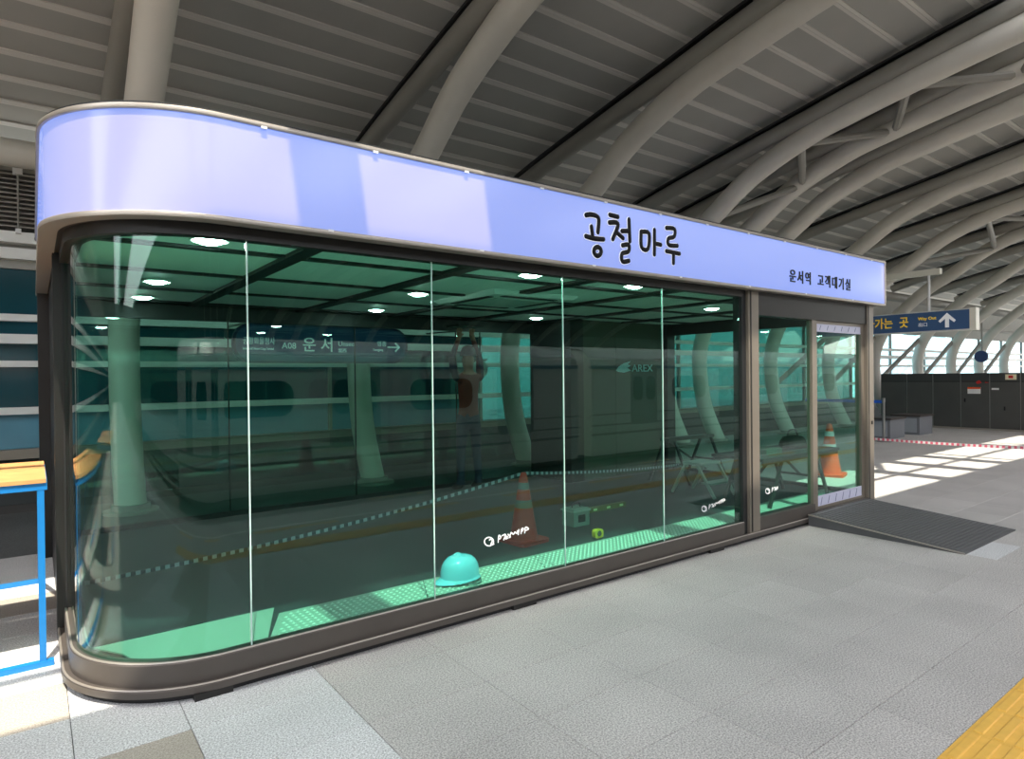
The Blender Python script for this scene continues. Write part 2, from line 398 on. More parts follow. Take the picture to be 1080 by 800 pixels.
tag(MB().tube([(14, 8.75, 3.95), (46, 8.75, 3.95)], .14, 12).build('roof_tie_tube', STEELD), 'long horizontal steel tube tying the arches above the far windows', 'tube')
tag(MB().tube([(14, 9.4, 3.3), (46, 9.4, 3.3)], .06, 8).build('sprinkler_pipe', STEELD), 'thin horizontal pipe below the large tie tube, above far windows', 'pipe')
tag(MB().tube([(-14, 10.0, 4.42), (12, 10.0, 4.42)], .17, 14).build('duct_pipe', STEELP), 'fat beige pipe along the wall above the louvres', 'pipe')

# ================================================================== REAR WALL
wall = MB().box(-50, 46, 10.42, 10.7, 3.05, 4.4).build('wall_rear', M('wall panel', (168, 166, 158), .6, 0, .05, 2))
struct(wall, 'rear station wall of horizontal white bars and teal panes', 'wall')
MB().box(-50, 46, 10.45, 10.6, 0, .62).build('wall_base', M('dark wall base', (62, 66, 66), .6, 0, .06, 2), wall)
MB().box(-50, X0B, 10.47, 10.49, .72, 3.05).build('wall_pane', M('dark teal pane', (22, 74, 84), .12, 0, .08, 1.3), wall)
wl = MB().box(-50.2, -50, -31, 12.3, -1.3, 7.1).build('wall_left_blocker', M('far wall', (70, 78, 80), .6)); struct(wl, 'unseen end wall added to block bright sky from the reflections', 'wall')  # added out of view to keep open sky out of the curved glass
TEAL = M('dark teal pane', (22, 74, 84), .12, 0, .08, 1.3); TEALL = M('pale teal pane', (96, 150, 170), .15, 0, .08, 1.3); SILL = M('sill', (150, 140, 126), .6)
for (a, b, d) in ((2.37,2.46,.10),(2.08,2.20,.16),(1.78,1.86,.12),(1.17,1.26,.12)):
    MB().box(-50, 46, 10.45-d, 10.47, a, b).build('wall_bar', M('wall bar white', (240, 240, 235), .4), wall)
MB().box(-50, 46, 10.3, 10.6, .6, .72).build('window_sill', SILL, wall)
rowsz = [(.72,1.17),(1.26,1.78),(1.86,2.08),(2.20,2.37),(2.46,3.05)]
for j, (a, b) in enumerate(rowsz):
    me1 = MB().box(.03, BAY-.03, 10.47, 10.49, a, b).mesh('wall_pane'); me1.materials.append(TEALL if j == 0 else TEAL)
    me3 = MB().box(.03, BAY-.03, 10.47, 10.49, a, b).mesh('wall_pane'); me3.materials.append(G_TEAL)
    me2 = MB().box(.03, BAY-.03, 10.47, 10.49, a, b).mesh('wall_pane'); me2.materials.append(G_SKY)
    for i in range(NB): link('wall_pane', me1 if X0B+BAY*i < 6.5 else me3 if X0B+BAY*i < 21.0 else me2, wall, None, (X0B+BAY*i, 0, 0))
for i in range(NB+1):
    MB().box(X0B+BAY*i-.03, X0B+BAY*i+.03, 10.42, 10.5, .72, 3.05).build('mullion', STEELD, wall)
lv = thing('wall_louvre', 'grey slatted ventilation louvre high on the wall left of the kiosk', 'louvre', (-2, 10.4, 3.55))
MB().box(-8, 6, 10.40, 10.42, 3.52, 4.3).build('backing', M('louvre back', (104, 102, 98), .8), lv)
for k in range(12):
    z = 3.56+.06*k
    MB().add([(-8,10.28,z),(6,10.28,z),(6,10.40,z+.045),(-8,10.40,z+.045),(-8,10.28,z+.01),(6,10.28,z+.01),(6,10.40,z+.055),(-8,10.40,z+.055)],
             [(0,3,2,1),(4,5,6,7),(0,1,5,4),(1,2,6,5),(2,3,7,6),(3,0,4,7)]).build('slat', M('louvre slat', (176, 172, 162), .5), lv)
MB().box(-8, 6, 10.25, 10.42, 3.36, 3.5).box(-8, 6, 10.3, 10.42, 3.16, 3.3).build('gutter_channel', M('wall bar white', (240, 240, 235), .4), lv)
MB().tube([(-.13,10.22,4.25),(-.13,10.22,3.5)], .012, 6).build('hanger_rod', STEELD, lv)
MB().box(-.18,-.08,10.19,10.25,4.22,4.6).build('hanger_clip', WHITE, lv); MB().box(-.16,-.1,10.19,10.25,3.47,3.53).build('hanger_clip', WHITE, lv)
out = MB().box(-60, 160, 12.5, 120, -6.2, -6).build('floor', M('outside ground', (150, 152, 150), .9)); struct(out, 'ground outside the station beyond the windows', 'ground')

# ================================================================== KIOSK
CX, CY = 0.79, 4.15
kio = thing('waiting_room', 'green glass waiting room with rounded corner and lit sign band', 'kiosk', (4.1, 5.4, 0))
def path(Rd, xe, ye, n=20):
    pts = [(CX-Rd, ye)] if ye > CY else []
    for k in range(n+1):
        a = PI + (PI/2)*k/n; pts.append((CX+Rd*math.cos(a), CY+Rd*math.sin(a)))
    pts.append((xe, CY-Rd)); return pts
def sweep(prof, xe, ye, n=20):                   # closed profile of (radius, z), swept around the rounded corner
    rows_ = [[(x, y, z) for x, y in path(Rd, xe, ye, n)] for Rd, z in prof]
    k = len(prof); mm = len(rows_[0]); vs = [p for r_ in rows_ for p in r_]; b = MB()
    fs = [(i*mm+j, i*mm+j+1, ((i+1) % k)*mm+j+1, ((i+1) % k)*mm+j) for i in range(k) for j in range(mm-1)]
    b.add(vs, fs, True)
    b.add([r_[0] for r_ in rows_], [tuple(range(k))]); b.add([r_[-1] for r_ in rows_], [tuple(range(k))]); return b
RF, RL, RU, RG = .75, .69, .655, .62
XE, YE = 8.14, 7.36
# base
sweep([(.60,0),(.655,0),(.655,.035),(.60,.035)], 6.6, 7.2).build('plinth', BLACK, kio)
sweep([(.60,.035),(RL,.035),(RL,.066),(RL-.008,.074),(.60,.074)], 6.62, 4.9).build('base_ledge', BRONZE, kio)
sweep([(.58,.074),(RU,.074),(RU,.182),(RU-.008,.19),(.58,.19)], 5.37, 4.85).build('base_frame', BRONZE, kio)
sweep([(RL-.012,.0735),(RL-.001,.0735),(RL-.004,.078),(RL-.012,.078)], 6.62, 4.9).build('ledge_highlight', EDGE, kio)
sweep([(RU-.014,.189),(RU-.003,.189),(RU-.005,.194),(RU-.014,.194)], 5.37, 4.85).build('frame_highlight', EDGE, kio)
for k, (xa, xb) in enumerate(((.62, .80), (2.6, 2.8), (4.8, 5.0))):
    MB().box(xa, xb, CY-RL+.004, CY-.6, .0, .034).build('levelling_foot', BRONZE2, kio)
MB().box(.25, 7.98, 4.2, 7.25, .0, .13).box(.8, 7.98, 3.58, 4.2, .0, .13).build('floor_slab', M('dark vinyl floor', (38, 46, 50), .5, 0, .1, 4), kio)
# studded mats along the front, their pale colour standing in for a sunlit strip
DM = M('sunlit strip mat', (150, 158, 150), .5)
xs_ = [(.36+.98*k) for k in range(6)]
def sunlit_mat(poly, name='sunlit_strip_mat'):
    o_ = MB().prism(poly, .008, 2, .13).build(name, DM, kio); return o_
sunlit_mat([(.36,3.98),(.42,3.80),(.62,3.64),(.8,3.59),(1.0,3.59),(1.21,4.16),(.24,4.16)])
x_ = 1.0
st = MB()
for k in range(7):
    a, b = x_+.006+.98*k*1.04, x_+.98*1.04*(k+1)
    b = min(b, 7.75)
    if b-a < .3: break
    sunlit_mat([(a,3.59),(b-.006,3.59),(min(b+.2,7.9),4.04),(a+.2,4.04)])
sv, sf = [], []
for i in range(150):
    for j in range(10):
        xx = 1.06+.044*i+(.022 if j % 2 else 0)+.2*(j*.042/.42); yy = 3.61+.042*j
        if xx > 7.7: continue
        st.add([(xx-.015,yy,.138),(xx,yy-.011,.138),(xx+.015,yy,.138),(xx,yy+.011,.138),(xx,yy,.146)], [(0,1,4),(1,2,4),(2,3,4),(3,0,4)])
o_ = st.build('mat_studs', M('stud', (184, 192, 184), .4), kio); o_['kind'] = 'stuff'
# fascia light box
FASC = bpy.data.materials.new('lit acrylic sign face'); FASC.use_nodes = True; MATS['fascia'] = FASC
n_ = FASC.node_tree; b_ = n_.nodes['Principled BSDF']; b_.inputs['Base Color'].default_value = (.24, .185, .11, 1); b_.inputs['Roughness'].default_value = .16
b_.inputs['Emission Color'].default_value = (.19, .345, 1.0, 1); b_.inputs['Emission Strength'].default_value = .76
fascia = sweep([(RF-.06,2.41),(RF,2.41),(RF,2.895),(RF-.06,2.895)], XE, YE).build('sign_band', FASC, kio, 'glowing pale lavender sign band')
sweep([(RF-.07,2.895),(RF+.012,2.895),(RF+.016,2.905),(RF+.012,2.92),(RF-.07,2.92)], XE+.01, YE).build('top_rail', EDGE, fascia)
sweep([(RF-.07,2.385),(RF+.012,2.385),(RF+.016,2.40),(RF+.012,2.41),(RF-.07,2.41)], XE+.01, YE).build('bottom_rail', EDGE, fascia)
sweep([(RF-.012,2.92),(RF+.004,2.92),(RF+.004,2.932),(RF-.012,2.932)], XE+.01, YE).build('top_lip', DARK, fascia)
MB().box(XE-.004, XE+.014, CY-RF-.012, CY-RF+.05, 2.385, 2.92).build('end_trim', EDGE, fascia)
MB().box(XE-.06, XE, CY-RF+.05, YE, 2.41, 2.895).build('end_face', FASC, fascia)
for k in range(12):
    xx = .95+.62*k
    MB().box(xx, xx+.03, CY-RF-.018, CY-RF-.008, 2.886, 2.898).build('clip', WHITE, fascia)
for k in range(7):
    xx = 1.3+1.0*k
    MB().box(xx, xx+.03, CY-RF-.018, CY-RF-.008, 2.40, 2.412).build('clip', WHITE, fascia)
INK = M('black sign letter', (5, 5, 9), .45, spec=.25)
BIG = [[(3.247,2.77),(3.299,2.782),(3.357,2.778),(3.378,2.751),(3.367,2.66)],[(3.301,2.694),(3.314,2.612)],[(3.244,2.616),(3.331,2.609),(3.426,2.615)],
 [(3.4,2.521),(3.388,2.497),(3.361,2.485),(3.335,2.492),(3.324,2.513),(3.335,2.537),(3.362,2.55),(3.389,2.543),(3.4,2.521)]],\
 [[(3.495,2.808),(3.582,2.805)],[(3.489,2.749),(3.562,2.759),(3.581,2.735),(3.524,2.628)],[(3.564,2.685),(3.636,2.649)],[(3.624,2.702),(3.707,2.714)],[(3.704,2.802),(3.712,2.633)],
 [(3.629,2.593),(3.697,2.605),(3.696,2.554),(3.624,2.528),(3.627,2.47),(3.698,2.481)]],\
 [[(3.842,2.725),(3.846,2.604),(3.921,2.599),(3.935,2.723),(3.842,2.725)],[(4.001,2.759),(3.998,2.562)],[(4.006,2.652),(4.076,2.649)]],\
 [[(4.149,2.795),(4.25,2.799),(4.246,2.736),(4.173,2.711),(4.176,2.66),(4.285,2.665)],[(4.146,2.606),(4.313,2.602)],[(4.236,2.601),(4.234,2.516)]]
HALO = M('letter halo', (236, 238, 252), .4, emit=.35)
for g_ in BIG:
    strokes(g_, CY-RF-.001, .0235, 'letter_halo', HALO, fascia, .08)
    strokes(g_, CY-RF-.006, .0185, 'sign_letter', INK, fascia, .4)
x_ = 6.02
for ch in '운서역 고객대기실':
    if ch != ' ': text(ch, .138, 'small_letter', INK, fascia, (x_, CY-RF-.004, 2.56), MF, .004, xs=.98, bold=.002)
    x_ += .105 if ch == ' ' else .149
# soffit, header, roof deck
sweep([(.56,2.388),(RF-.02,2.388),(RF-.02,2.41),(.56,2.41)], XE-.02, YE).build('soffit', BRONZE2, kio)
sweep([(.575,2.325),(RU,2.325),(RU,2.388),(.575,2.388)], 5.37, 4.85).build('header', BRONZE2, kio)
MB().prism([(x,y) for x,y in path(RF-.02, XE-.06, YE, 12)]+[(XE-.06,YE)], .06, 2, 2.83).build('roof_deck', M('roof sheet', (150,150,150), .6), kio)
MB().box(.06, XE, YE-.06, YE, 2.385, 2.90).build('rear_fascia', BRONZE2, kio)
# panes
def pane_box(name, x0, x1, z0=.186, z1=2.33): return MB().box(x0, x1, CY-RG-.005, CY-RG+.005, z0, z1).build(name, G_FRONT, kio)
rows_ = []
b = MB(); pth = [path(RG+.005, .90, 4.85, 28), path(RG-.005, .90, 4.85, 28)]
mm = len(pth[0])
vs = [(x,y,z) for z in (.186,2.33) for q in (0,1) for x,y in pth[q]]
fs = []
for j in range(mm-1):
    fs.append((j, j+1, 2*mm+j+1, 2*mm+j)); fs.append((mm+j+1, mm+j, 3*mm+j, 3*mm+j+1))
b.add(vs, fs, True)
b.add([(x,y,z) for z in (.186,2.33) for (x,y) in (pth[0][-1], pth[1][-1])], [(0,1,3,2)])
b.build('curved_pane', G_FRONT, kio, 'rounded corner glass pane')
JX = [.908, 2.022, 3.128, 4.245, 5.352]
panes = []
for k in range(4): panes.append(pane_box('window_pane', JX[k]+.004, JX[k+1]-.004))
SEAL = M('glass joint', (196, 222, 214), .3)
for k in range(4):
    MB().box(JX[k]-.003, JX[k]+.003, CY-RG-.007, CY-RG+.003, .19, 2.325).build('glass_joint', SEAL, kio)
# front posts, doors
YP = 3.485
TANM = M('champagne aluminium post', (132, 123, 111), .4, .35)
for xa, xb, nm in ((5.365, 5.43, 'slim'), ):
    MB().box(xa, xb, YP+.02, 3.60, .074, 2.388).build('post', DARK, kio)
MB().box(5.43, 5.60, YP-.01, 3.60, .074, 2.388).build('post', TANM, kio)
MB().box(5.455, 5.475, YP-.014, YP-.009, .09, 2.385).build('post_groove', BRONZE2, kio)
MB().box(7.86, 8.02, YP-.01, 3.62, .02, 2.388).build('post', TANM, kio)
MB().box(7.885, 7.90, YP-.014, YP-.009, .09, 2.385).build('post_groove', BRONZE2, kio)
MB().box(5.60, 7.86, YP, 3.60, 2.165, 2.388).build('door_header', BRONZE2, kio)
MB().box(5.60, 6.66, YP, 3.60, .074, .20).build('fixed_panel_rail', BRONZE, kio)
MB().box(6.62, 7.90, YP-.01, 3.66, .0, .118).build('door_sill', BRONZE, kio)
fp = MB().box(5.60, 6.64, CY-RG-.005, CY-RG+.005, .20, 2.165).build('fixed_pane', G_FRONT, kio)
door = MB().box(6.64, 6.735, YP+.01, 3.56, .12, 2.165).box(7.79, 7.86, YP+.03, 3.58, .12, 2.165).box(6.735, 7.79, YP+.03, 3.58, 2.13, 2.165).box(6.735, 7.79, YP+.03, 3.58, .12, .15).build('sliding_door', TANM, kio)
MB().box(6.735, 7.79, 3.54, 3.55, .15, 2.13).build('door_pane', G_FRONT, door)
FILM = M('protective film', (205, 206, 226), .45); LINE = M('film line', (120, 128, 160), .5)
for z0, z1 in ((2.045, 2.135), (.14, .262)):
    o_ = MB().box(6.75, 7.80, 3.520, 3.526, z0, z1).build('film_strip', FILM, door, 'white protective film strip')
    for k in range(6):
        xx = 6.84+.16*k; MB().bar((xx, 3.519, z0+.02), (xx+.03, 3.519, z1-.02), .006, .004).build('film_mark', LINE, o_)
MB().box(7.95, 7.975, YP-.018, YP-.008, .98, 1.02).build('key_switch', BLACK, kio)
# side and rear walls
MB().box(.10, .215, 4.82, 4.95, 0, 2.388).build('side_post', BRONZE2, kio)
MB().box(.145, .155, 4.81, 4.821, .1, 2.38).build('post_groove', BLACK, kio)
MB().box(.12, .20, 4.95, 7.15, 0, 2.388).build('side_panel', BRONZE2, kio)
MB().box(.035, .24, 7.12, 7.34, 0, 2.388).build('corner_column', BRONZE2, kio)
MB().box(.24, 5.98, 7.26, 7.32, 2.21, 2.388).build('rear_header', DARK, kio)
MB().box(.24, 5.98, 7.26, 7.32, 0, .18).build('rear_sill', DARK, kio)
for k in range(4):
    xa = .24+1.435*k; MB().box(xa+.005, xa+1.43, 7.285, 7.293, .18, 2.21).build('rear_pane', G_REAR, kio)
    MB().box(xa-.006, xa+.004, 7.28, 7.298, .18, 2.21).build('glass_joint', DARK, kio)
MB().box(5.86, 6.10, 6.46, 7.34, 0, 2.388).build('rear_post', DARK, kio)
PAN = M('olive dark panel', (70, 74, 62), .4, 0, .05, 2)
MB().box(6.10, 6.78, 6.50, 6.53, .13, 2.388).build('service_panel', PAN, kio)
pn2 = MB().box(6.786, 7.84, 6.50, 6.53, .13, 2.388).build('service_panel', PAN, kio)
LOGO = M('logo pale blue', (176, 220, 226), .4)
text('AREX', .15, 'logo_text', LOGO, pn2, (7.12, 6.494, 1.69), MF, .003, xs=1.25)
MB().prism([(6.78,1.66),(6.84,1.72),(6.95,1.77),(7.10,1.80),(7.03,1.75),(7.09,1.73),(7.02,1.70),(7.10,1.66),(6.95,1.63),(6.84,1.64)], .004, 1, 6.492).build('logo_mark', LOGO, pn2)
MB().box(7.84, 8.02, 6.42, 6.60, 0, 2.388).build('side_post', DARK, kio)
MB().box(7.97, 8.0, 6.60, 7.34, 0, 2.388).build('service_side', PAN, kio)
MB().box(7.96, 8.02, 3.62, 6.42, 2.2, 2.388).build('side_header', DARK, kio)
MB().box(7.96, 8.02, 3.62, 6.42, 0, .17).build('side_sill', DARK, kio)
for k in range(2):
    ya = 3.62+1.40*k; MB().box(7.985, 7.993, ya+.004, ya+1.396, .17, 2.2).build('side_pane', G_REAR, kio)
# ceiling inside
CBX = [.22, 1.32, 2.45, 3.58, 4.68, 5.80, 6.92, 7.96]; CBY = [3.60, 4.05, 5.05, 6.05, 7.02, 7.26]
for i in range(7):
    for j in range(5):
        x0, x1, y0, y1 = CBX[i], CBX[i+1], CBY[j], CBY[j+1]
        if i >= 5 and y0 > 6.4: continue
        mat = CEILW
        if i == 0 and j == 0:
            MB().prism([(x0+.01,y1),(x0+.03,3.98),(.42,3.80),(.62,3.65),(.79,3.60),(x1,3.60),(x1,y1)], .02, 2, 2.37).build('ceiling_panel', mat, kio); continue
        MB().box(x0, x1, y0, min(y1, 6.5) if i >= 5 else y1, 2.37, 2.39).build('ceiling_panel', mat if j < 4 else DARK, kio)
GRID = M('ceiling grid', (30, 33, 33), .5)
for xx in CBX[1:-1]: MB().box(xx-.055, xx+.055, 3.60, 7.26 if xx < 5.85 else 6.46, 2.345, 2.371).build('ceiling_bar', GRID, kio)
for yy in CBY[1:-1]: MB().box(.22, 7.96 if yy < 6.4 else 5.86, yy-.03, yy+.03, 2.352, 2.3715).build('ceiling_bar', GRID, kio)
LENS = M('downlight lens', (255, 255, 250), .4, emit=75.0)
for (x, y) in ((.78,3.78),(3.0,3.74),(4.12,3.72),(.77,5.58),(2.82,5.16),(6.32,4.52),(.81,6.7),(3.10,6.65),(5.3,6.5)):
    dl = MB().lathe([(.075,.012),(.095,.0),(.105,.006),(.105,.02)], (x, y, 2.352), 20).build('downlight', WHITE, kio)
    MB().lathe([(.001,-.016),(.04,-.013),(.065,-.004),(.074,.004)], (x, y, 2.350), 20).build('lens', LENS, dl)
ac = MB().bev(-.5, .5, -.52, .52, 0, .045, .03); ac.v = [(x+3.74, y+5.08, 2.372-z) for x, y, z in ac.v]
aco = ac.build('air_conditioner', WHITE, kio, 'square white ceiling air conditioner')
for xa, xb, ya, yb in ((3.42,4.06,4.65,4.72),(3.42,4.06,5.44,5.51),(3.31,3.38,4.76,5.40),(4.10,4.17,4.76,5.40)):
    MB().box(xa, xb, ya, yb, 2.322, 2.329).build('air_slot', DARK, aco)
MB().box(3.45, 4.03, 4.80, 5.36, 2.320, 2.329).build('grille', M('grille', (200,204,200), .5), aco)
# pieces on the roof
ro = MB().tube([(.60,4.6,2.88),(.60,4.6,3.05),(.56,4.75,3.18)], .014, 6).box(.54,.60,4.72,4.80,3.16,3.22).build('roof_rod', DARK, kio)
# marker notes on the glass
MARK = M('white marker', (240, 244, 244), .5, emit=.0)
N1 = [[(2.48,.478),(2.472,.462),(2.453,.455),(2.43,.459),(2.412,.472),(2.405,.49),(2.412,.506),(2.431,.513),(2.454,.509),(2.473,.496),(2.48,.478)],[(2.445,.495),(2.463,.497),(2.468,.482),(2.456,.46),(2.482,.461)],
 [(2.518,.467),(2.524,.511),(2.539,.504),(2.536,.49),(2.521,.488)],[(2.554,.507),(2.581,.51),(2.565,.476)],[(2.581,.495),(2.599,.495),(2.58,.479),(2.598,.482)],[(2.602,.509),(2.623,.486)],[(2.626,.51),(2.611,.483)],
 [(2.629,.516),(2.65,.501),(2.66,.514),(2.678,.502),(2.684,.52)],[(2.697,.526),(2.69,.492)],[(2.715,.496),(2.722,.527),(2.737,.527),(2.728,.511)],[(2.749,.495),(2.756,.534),(2.784,.517),(2.756,.512)]]
YM = CY-RG-.0065
strokes(N1, YM, .0042, 'marker_note', MARK, panes[1], .25)
strokes([[(4.78+(x-2.43)*.92, .392+(z-.485)*.85+(x-2.43)*.03) for x, z in s] for s in N1], YM, .0045, 'marker_note', MARK, panes[3], .25)
strokes([[(5.80+(x-2.43)*1.0, .43+(z-.485)*.9) for x, z in s] for s in N1[:7]], YM, .005, 'marker_note', MARK, fp, .25)

# ================================================================== RAMP
rp_ = thing('entrance_ramp', 'dark grey ribbed rubber ramp at the sliding door', 'ramp', (7.2, 2.8, 0))
xa, xb, ya, yb = 6.47, 7.83, 2.06, 3.462
MB().prism([(ya,.0),(yb,.0),(yb,.118),(ya,.012)], xb-xa, 0, xa).build('ramp_body', M('ramp rubber', (82, 83, 84), .55, 0, .12, 5), rp_)
mb = MB()
for k in range(34):
    y = ya+.03+k*(yb-ya-.06)/34; z = .012+(y-ya)/(yb-ya)*.106
    mb.box(xa+.03, xb-.03, y, y+.02, z-.002, z+.006)
o_ = mb.build('tread_rib', M('ramp rib', (92, 93, 94), .5), rp_); o_['kind'] = 'stuff'
MB().bar((xa-.004, ya, .008), (xa-.004, yb, .114), .01, .012).build('edge_trim', EDGE, rp_)

# ================================================================== SIGNS
ws = thing('way_out_sign', 'long blue hanging sign with white upward arrow and yellow lettering', 'sign', (15.05, 6.2, 2.42))
MB().box(15.0, 15.16, 4.66, 7.8, 2.45, 2.84).build('sign_box', NAVY, ws)
MB().box(14.985, 15.175, 4.56, 4.67, 2.42, 2.87).build('end_cap', M('sign cap', (226, 222, 206), .4), ws)
MB().box(14.99, 15.17, 4.66, 7.8, 2.425, 2.45).box(14.99, 15.17, 4.66, 7.8, 2.84, 2.862).build('edge_strip', M('sign edge', (206, 206, 200), .4), ws)
SY = M('sign yellow', (246, 206, 52), .5, emit=.12); SW = M('sign white', (240, 242, 244), .5, emit=.12)
text('나가는', .25, 'sign_text', SY, ws, (14.996, 6.66, 2.645), MX, .004, xs=.82, bold=.004)
text('곳', .25, 'sign_text', SY, ws, (14.996, 5.97, 2.645), MX, .004, xs=.82, bold=.004)
text('Way Out', .088, 'sign_text', SY, ws, (14.996, 5.60, 2.71), MX, .004, bold=.002)
text('出口', .09, 'sign_text', SW, ws, (14.996, 5.60, 2.58), MX, .004)
MB().prism([(5.03,2.50),(5.10,2.50),(5.10,2.68),(5.19,2.60),(5.22,2.64),(5.065,2.80),(4.91,2.64),(4.94,2.60),(5.03,2.68)], .01, 0, 14.992).build('arrow', SW, ws)
for yy in (5.42, 7.2): MB().tube([(15.08, yy, 2.86), (15.08, yy, 3.64)], .025, 8).build('hanger', WHITE, ws)
MB().box(15.02, 15.14, 5.2, 8.4, 3.62, 3.74).box(15.14, 15.75, 8.28, 8.40, 3.62, 3.74).build('hanger_beam', M('sign cap', (226, 222, 206), .4), ws)

sn = thing('station_name_sign', 'navy rounded station name sign seen through the left window panes', 'sign', (3.1, 8.2, 1.86))
o2 = rrect(2.3, .44, .2); MB().prism([(a+3.12, b+2.04) for a, b in o2], .08, 1, 8.2).build('sign_board', M('name sign blue', (40, 72, 112), .35, emit=.12), sn)
b_ = MB()
MB().prism([(a*1.03+3.12, b*1.12+2.04) for a, b in o2], .06, 1, 8.21).build('sign_rim', M('sign rim', (24, 40, 84), .4), sn)
SWH = M('name sign letters', (225, 232, 236), .5, emit=.3)
text('운 서', .2, 'sign_text', SWH, sn, (2.78, 8.194, 2.02), MF, .004, bold=.002)
text('A08', .11, 'sign_text', SWH, sn, (2.52, 8.194, 2.01), MF, .004)
text('Unseo', .09, 'sign_text', SWH, sn, (3.26, 8.194, 2.05), MF, .004)
text('雲西', .06, 'sign_text', SWH, sn, (3.26, 8.194, 1.96), MF, .004)
text('공항화물청사', .1, 'sign_text', SWH, sn, (2.05, 8.194, 2.06), MF, .004, xs=.7)
text('Incheon Int\'l Airport Cargo Terminal', .045, 'sign_text', SWH, sn, (2.05, 8.194, 1.97), MF, .004, xs=.55)
text('영종', .08, 'sign_text', SWH, sn, (3.82, 8.194, 2.06), MF, .004)
text('Yeongjong', .045, 'sign_text', SWH, sn, (3.76, 8.194, 1.98), MF, .004, xs=.8)
MB().bar((3.98, 8.194, 2.02), (4.16, 8.194, 2.02), .005, .022).bar((4.10, 8.194, 2.08), (4.165, 8.194, 2.015), .005, .022).bar((4.10, 8.194, 1.96), (4.165, 8.194, 2.025), .005, .022).build('arrow', SWH, sn)
for xx in (2.4, 3.9): MB().tube([(xx, 8.24, 2.26), (xx, 8.24, 2.36), (xx, 10.44, 2.40)], .02, 8).build('hanger', STEELD, sn)

ck = thing('round_clock', 'white round clock hanging on a thin rod behind the kiosk', 'clock', (5.82, 8.6, 1.58))
b_ = MB().lathe([(.001,-.04),(.13,-.04),(.145,-.02),(.145,.02),(.13,.04),(.001,.04)], (0,0,0), 24); b_.v = [(x+5.82, z+8.6, y+1.72) for x, y, z in b_.v]
b_.build('clock_case', WHITE, ck)
MB().tube([(5.82, 8.6, 1.86), (5.82, 8.6, 2.36), (5.82, 10.44, 2.40)], .012, 6).build('rod', DARK, ck)
MB().box(5.70, 5.94, 8.56, 8.64, 1.85, 1.88).build('bracket', DARK, ck)
MB().bar((5.82, 8.555, 1.72), (5.82, 8.555, 1.80), .005, .01).bar((5.82, 8.555, 1.72), (5.88, 8.555, 1.70), .005, .01).build('clock_hand', DARK, ck)
rs = thing('round_sign', 'small round dark blue sign between the far pillars', 'sign', (28.8, 8.6, 1.9))
b_ = MB().lathe([(.001,-.05),(.22,-.05),(.22,.05),(.001,.05)], (0,0,0), 24); b_.v = [(z+28.8, x+8.6, y+2.15) for x, y, z in b_.v]
b_.build('disc', M('round blue', (30, 48, 96), .4), rs)
MB().tube([(28.86, 8.6, 2.35), (28.86, 8.6, 3.9)], .03, 8).build('rod', STEELD, rs)

# ================================================================== RIGHT BACKGROUND
cb = thing('equipment_cabinet', 'long dark grey metal equipment cabinet with notices across the background', 'cabinet', (20.8, 6.5, 0))
CABM = M('cabinet steel', (96, 95, 92), .38, .55, .12, 1.2); CABD = M('cabinet top band', (80, 80, 78), .4, .5, .1, 1.2)
MB().box(20.56, 21.5, 3.0, 8.7, 0, 1.54).build('body', BRONZE2, cb)
ypan = [8.7, 7.98, 7.30, 6.62, 5.95, 5.28, 4.6, 3.9, 3.0]
for a, b in zip(ypan, ypan[1:]):
    MB().box(20.53, 20.57, b+.012, a-.012, .06, 1.30).build('panel', CABM, cb)
    MB().box(20.53, 20.57, b+.012, a-.012, 1.32, 1.53).build('panel', CABD, cb)
    MB().box(20.54, 20.58, b-.008, b+.008, .03, 1.54).build('seam_strip', M('seam', (150, 150, 146), .4, .4), cb)
MB().box(20.50, 20.6, 3.0, 8.7, 0, .05).build('kick_strip', EDGE, cb)
MB().box(20.515, 20.531, 6.15, 6.45, .98, 1.16).build('notice', WHITE, cb)
MB().box(20.513, 20.516, 6.15, 6.45, 1.11, 1.16).build('notice_header', ORANGE, cb)
MB().box(20.515, 20.531, 5.36, 5.60, 1.36, 1.50).build('notice', M('notice cream', (236, 226, 190), .5), cb)
MB().lathe([(.001,0),(.05,0),(.05,.002)], (0,0,0), 12)
RED = M('warning red', (206, 40, 34), .5)
MB().box(20.512, 20.516, 5.43, 5.53, 1.40, 1.47).build('red_mark', RED, cb)
MB().prism([(6.12,1.28),(6.22,1.24),(6.26,1.30),(6.18,1.35)], .01, 0, 20.515).build('red_mark', RED, cb)
MB().prism([(5.95,1.29),(6.04,1.27),(6.05,1.30)], .01, 0, 20.515).build('red_mark', RED, cb)
MB().box(20.515, 20.531, 5.74, 5.9, 1.09, 1.14).build('notice', WHITE, cb)
for yy, z in ((6.5,.75),(5.6,.55)): MB().box(20.50, 20.53, yy, yy+.03, z, z+.1).build('handle', BLACK, cb)
def planter(x, y, lb):
    t = thing('planter', lb, 'planter', (x, y, 0), 'grey box planters')
    MB().box(x-.4, x+.4, y-.32, y+.32, 0, .46).build('box', M('planter grey', (118, 120, 124), .6), t)
    MB().box(x-.43, x+.43, y-.35, y+.35, .46, .5).build('rim', M('planter rim', (66, 58, 54), .6), t)
    MB().box(x-.405, x-.395, y-.26, y+.26, .06, .42).build('front_panel', M('planter panel', (160, 164, 170), .5), t)
planter(16.6, 6.98, 'grey box planter next to the belt post'); planter(18.2, 6.95, 'grey box planter in front of the equipment cabinet')
bp_ = thing('belt_post', 'slim metal barrier post with blue belt beside the kiosk end', 'barrier post', (15.6, 6.55, 0))
MB().lathe([(.16,0),(.16,.02),(.03,.04),(.03,.9),(.038,.9),(.038,1.0),(.001,1.0)], (15.6, 6.55, 0), 16).build('post', M('post metal', (150,150,148), .3, .8), bp_)
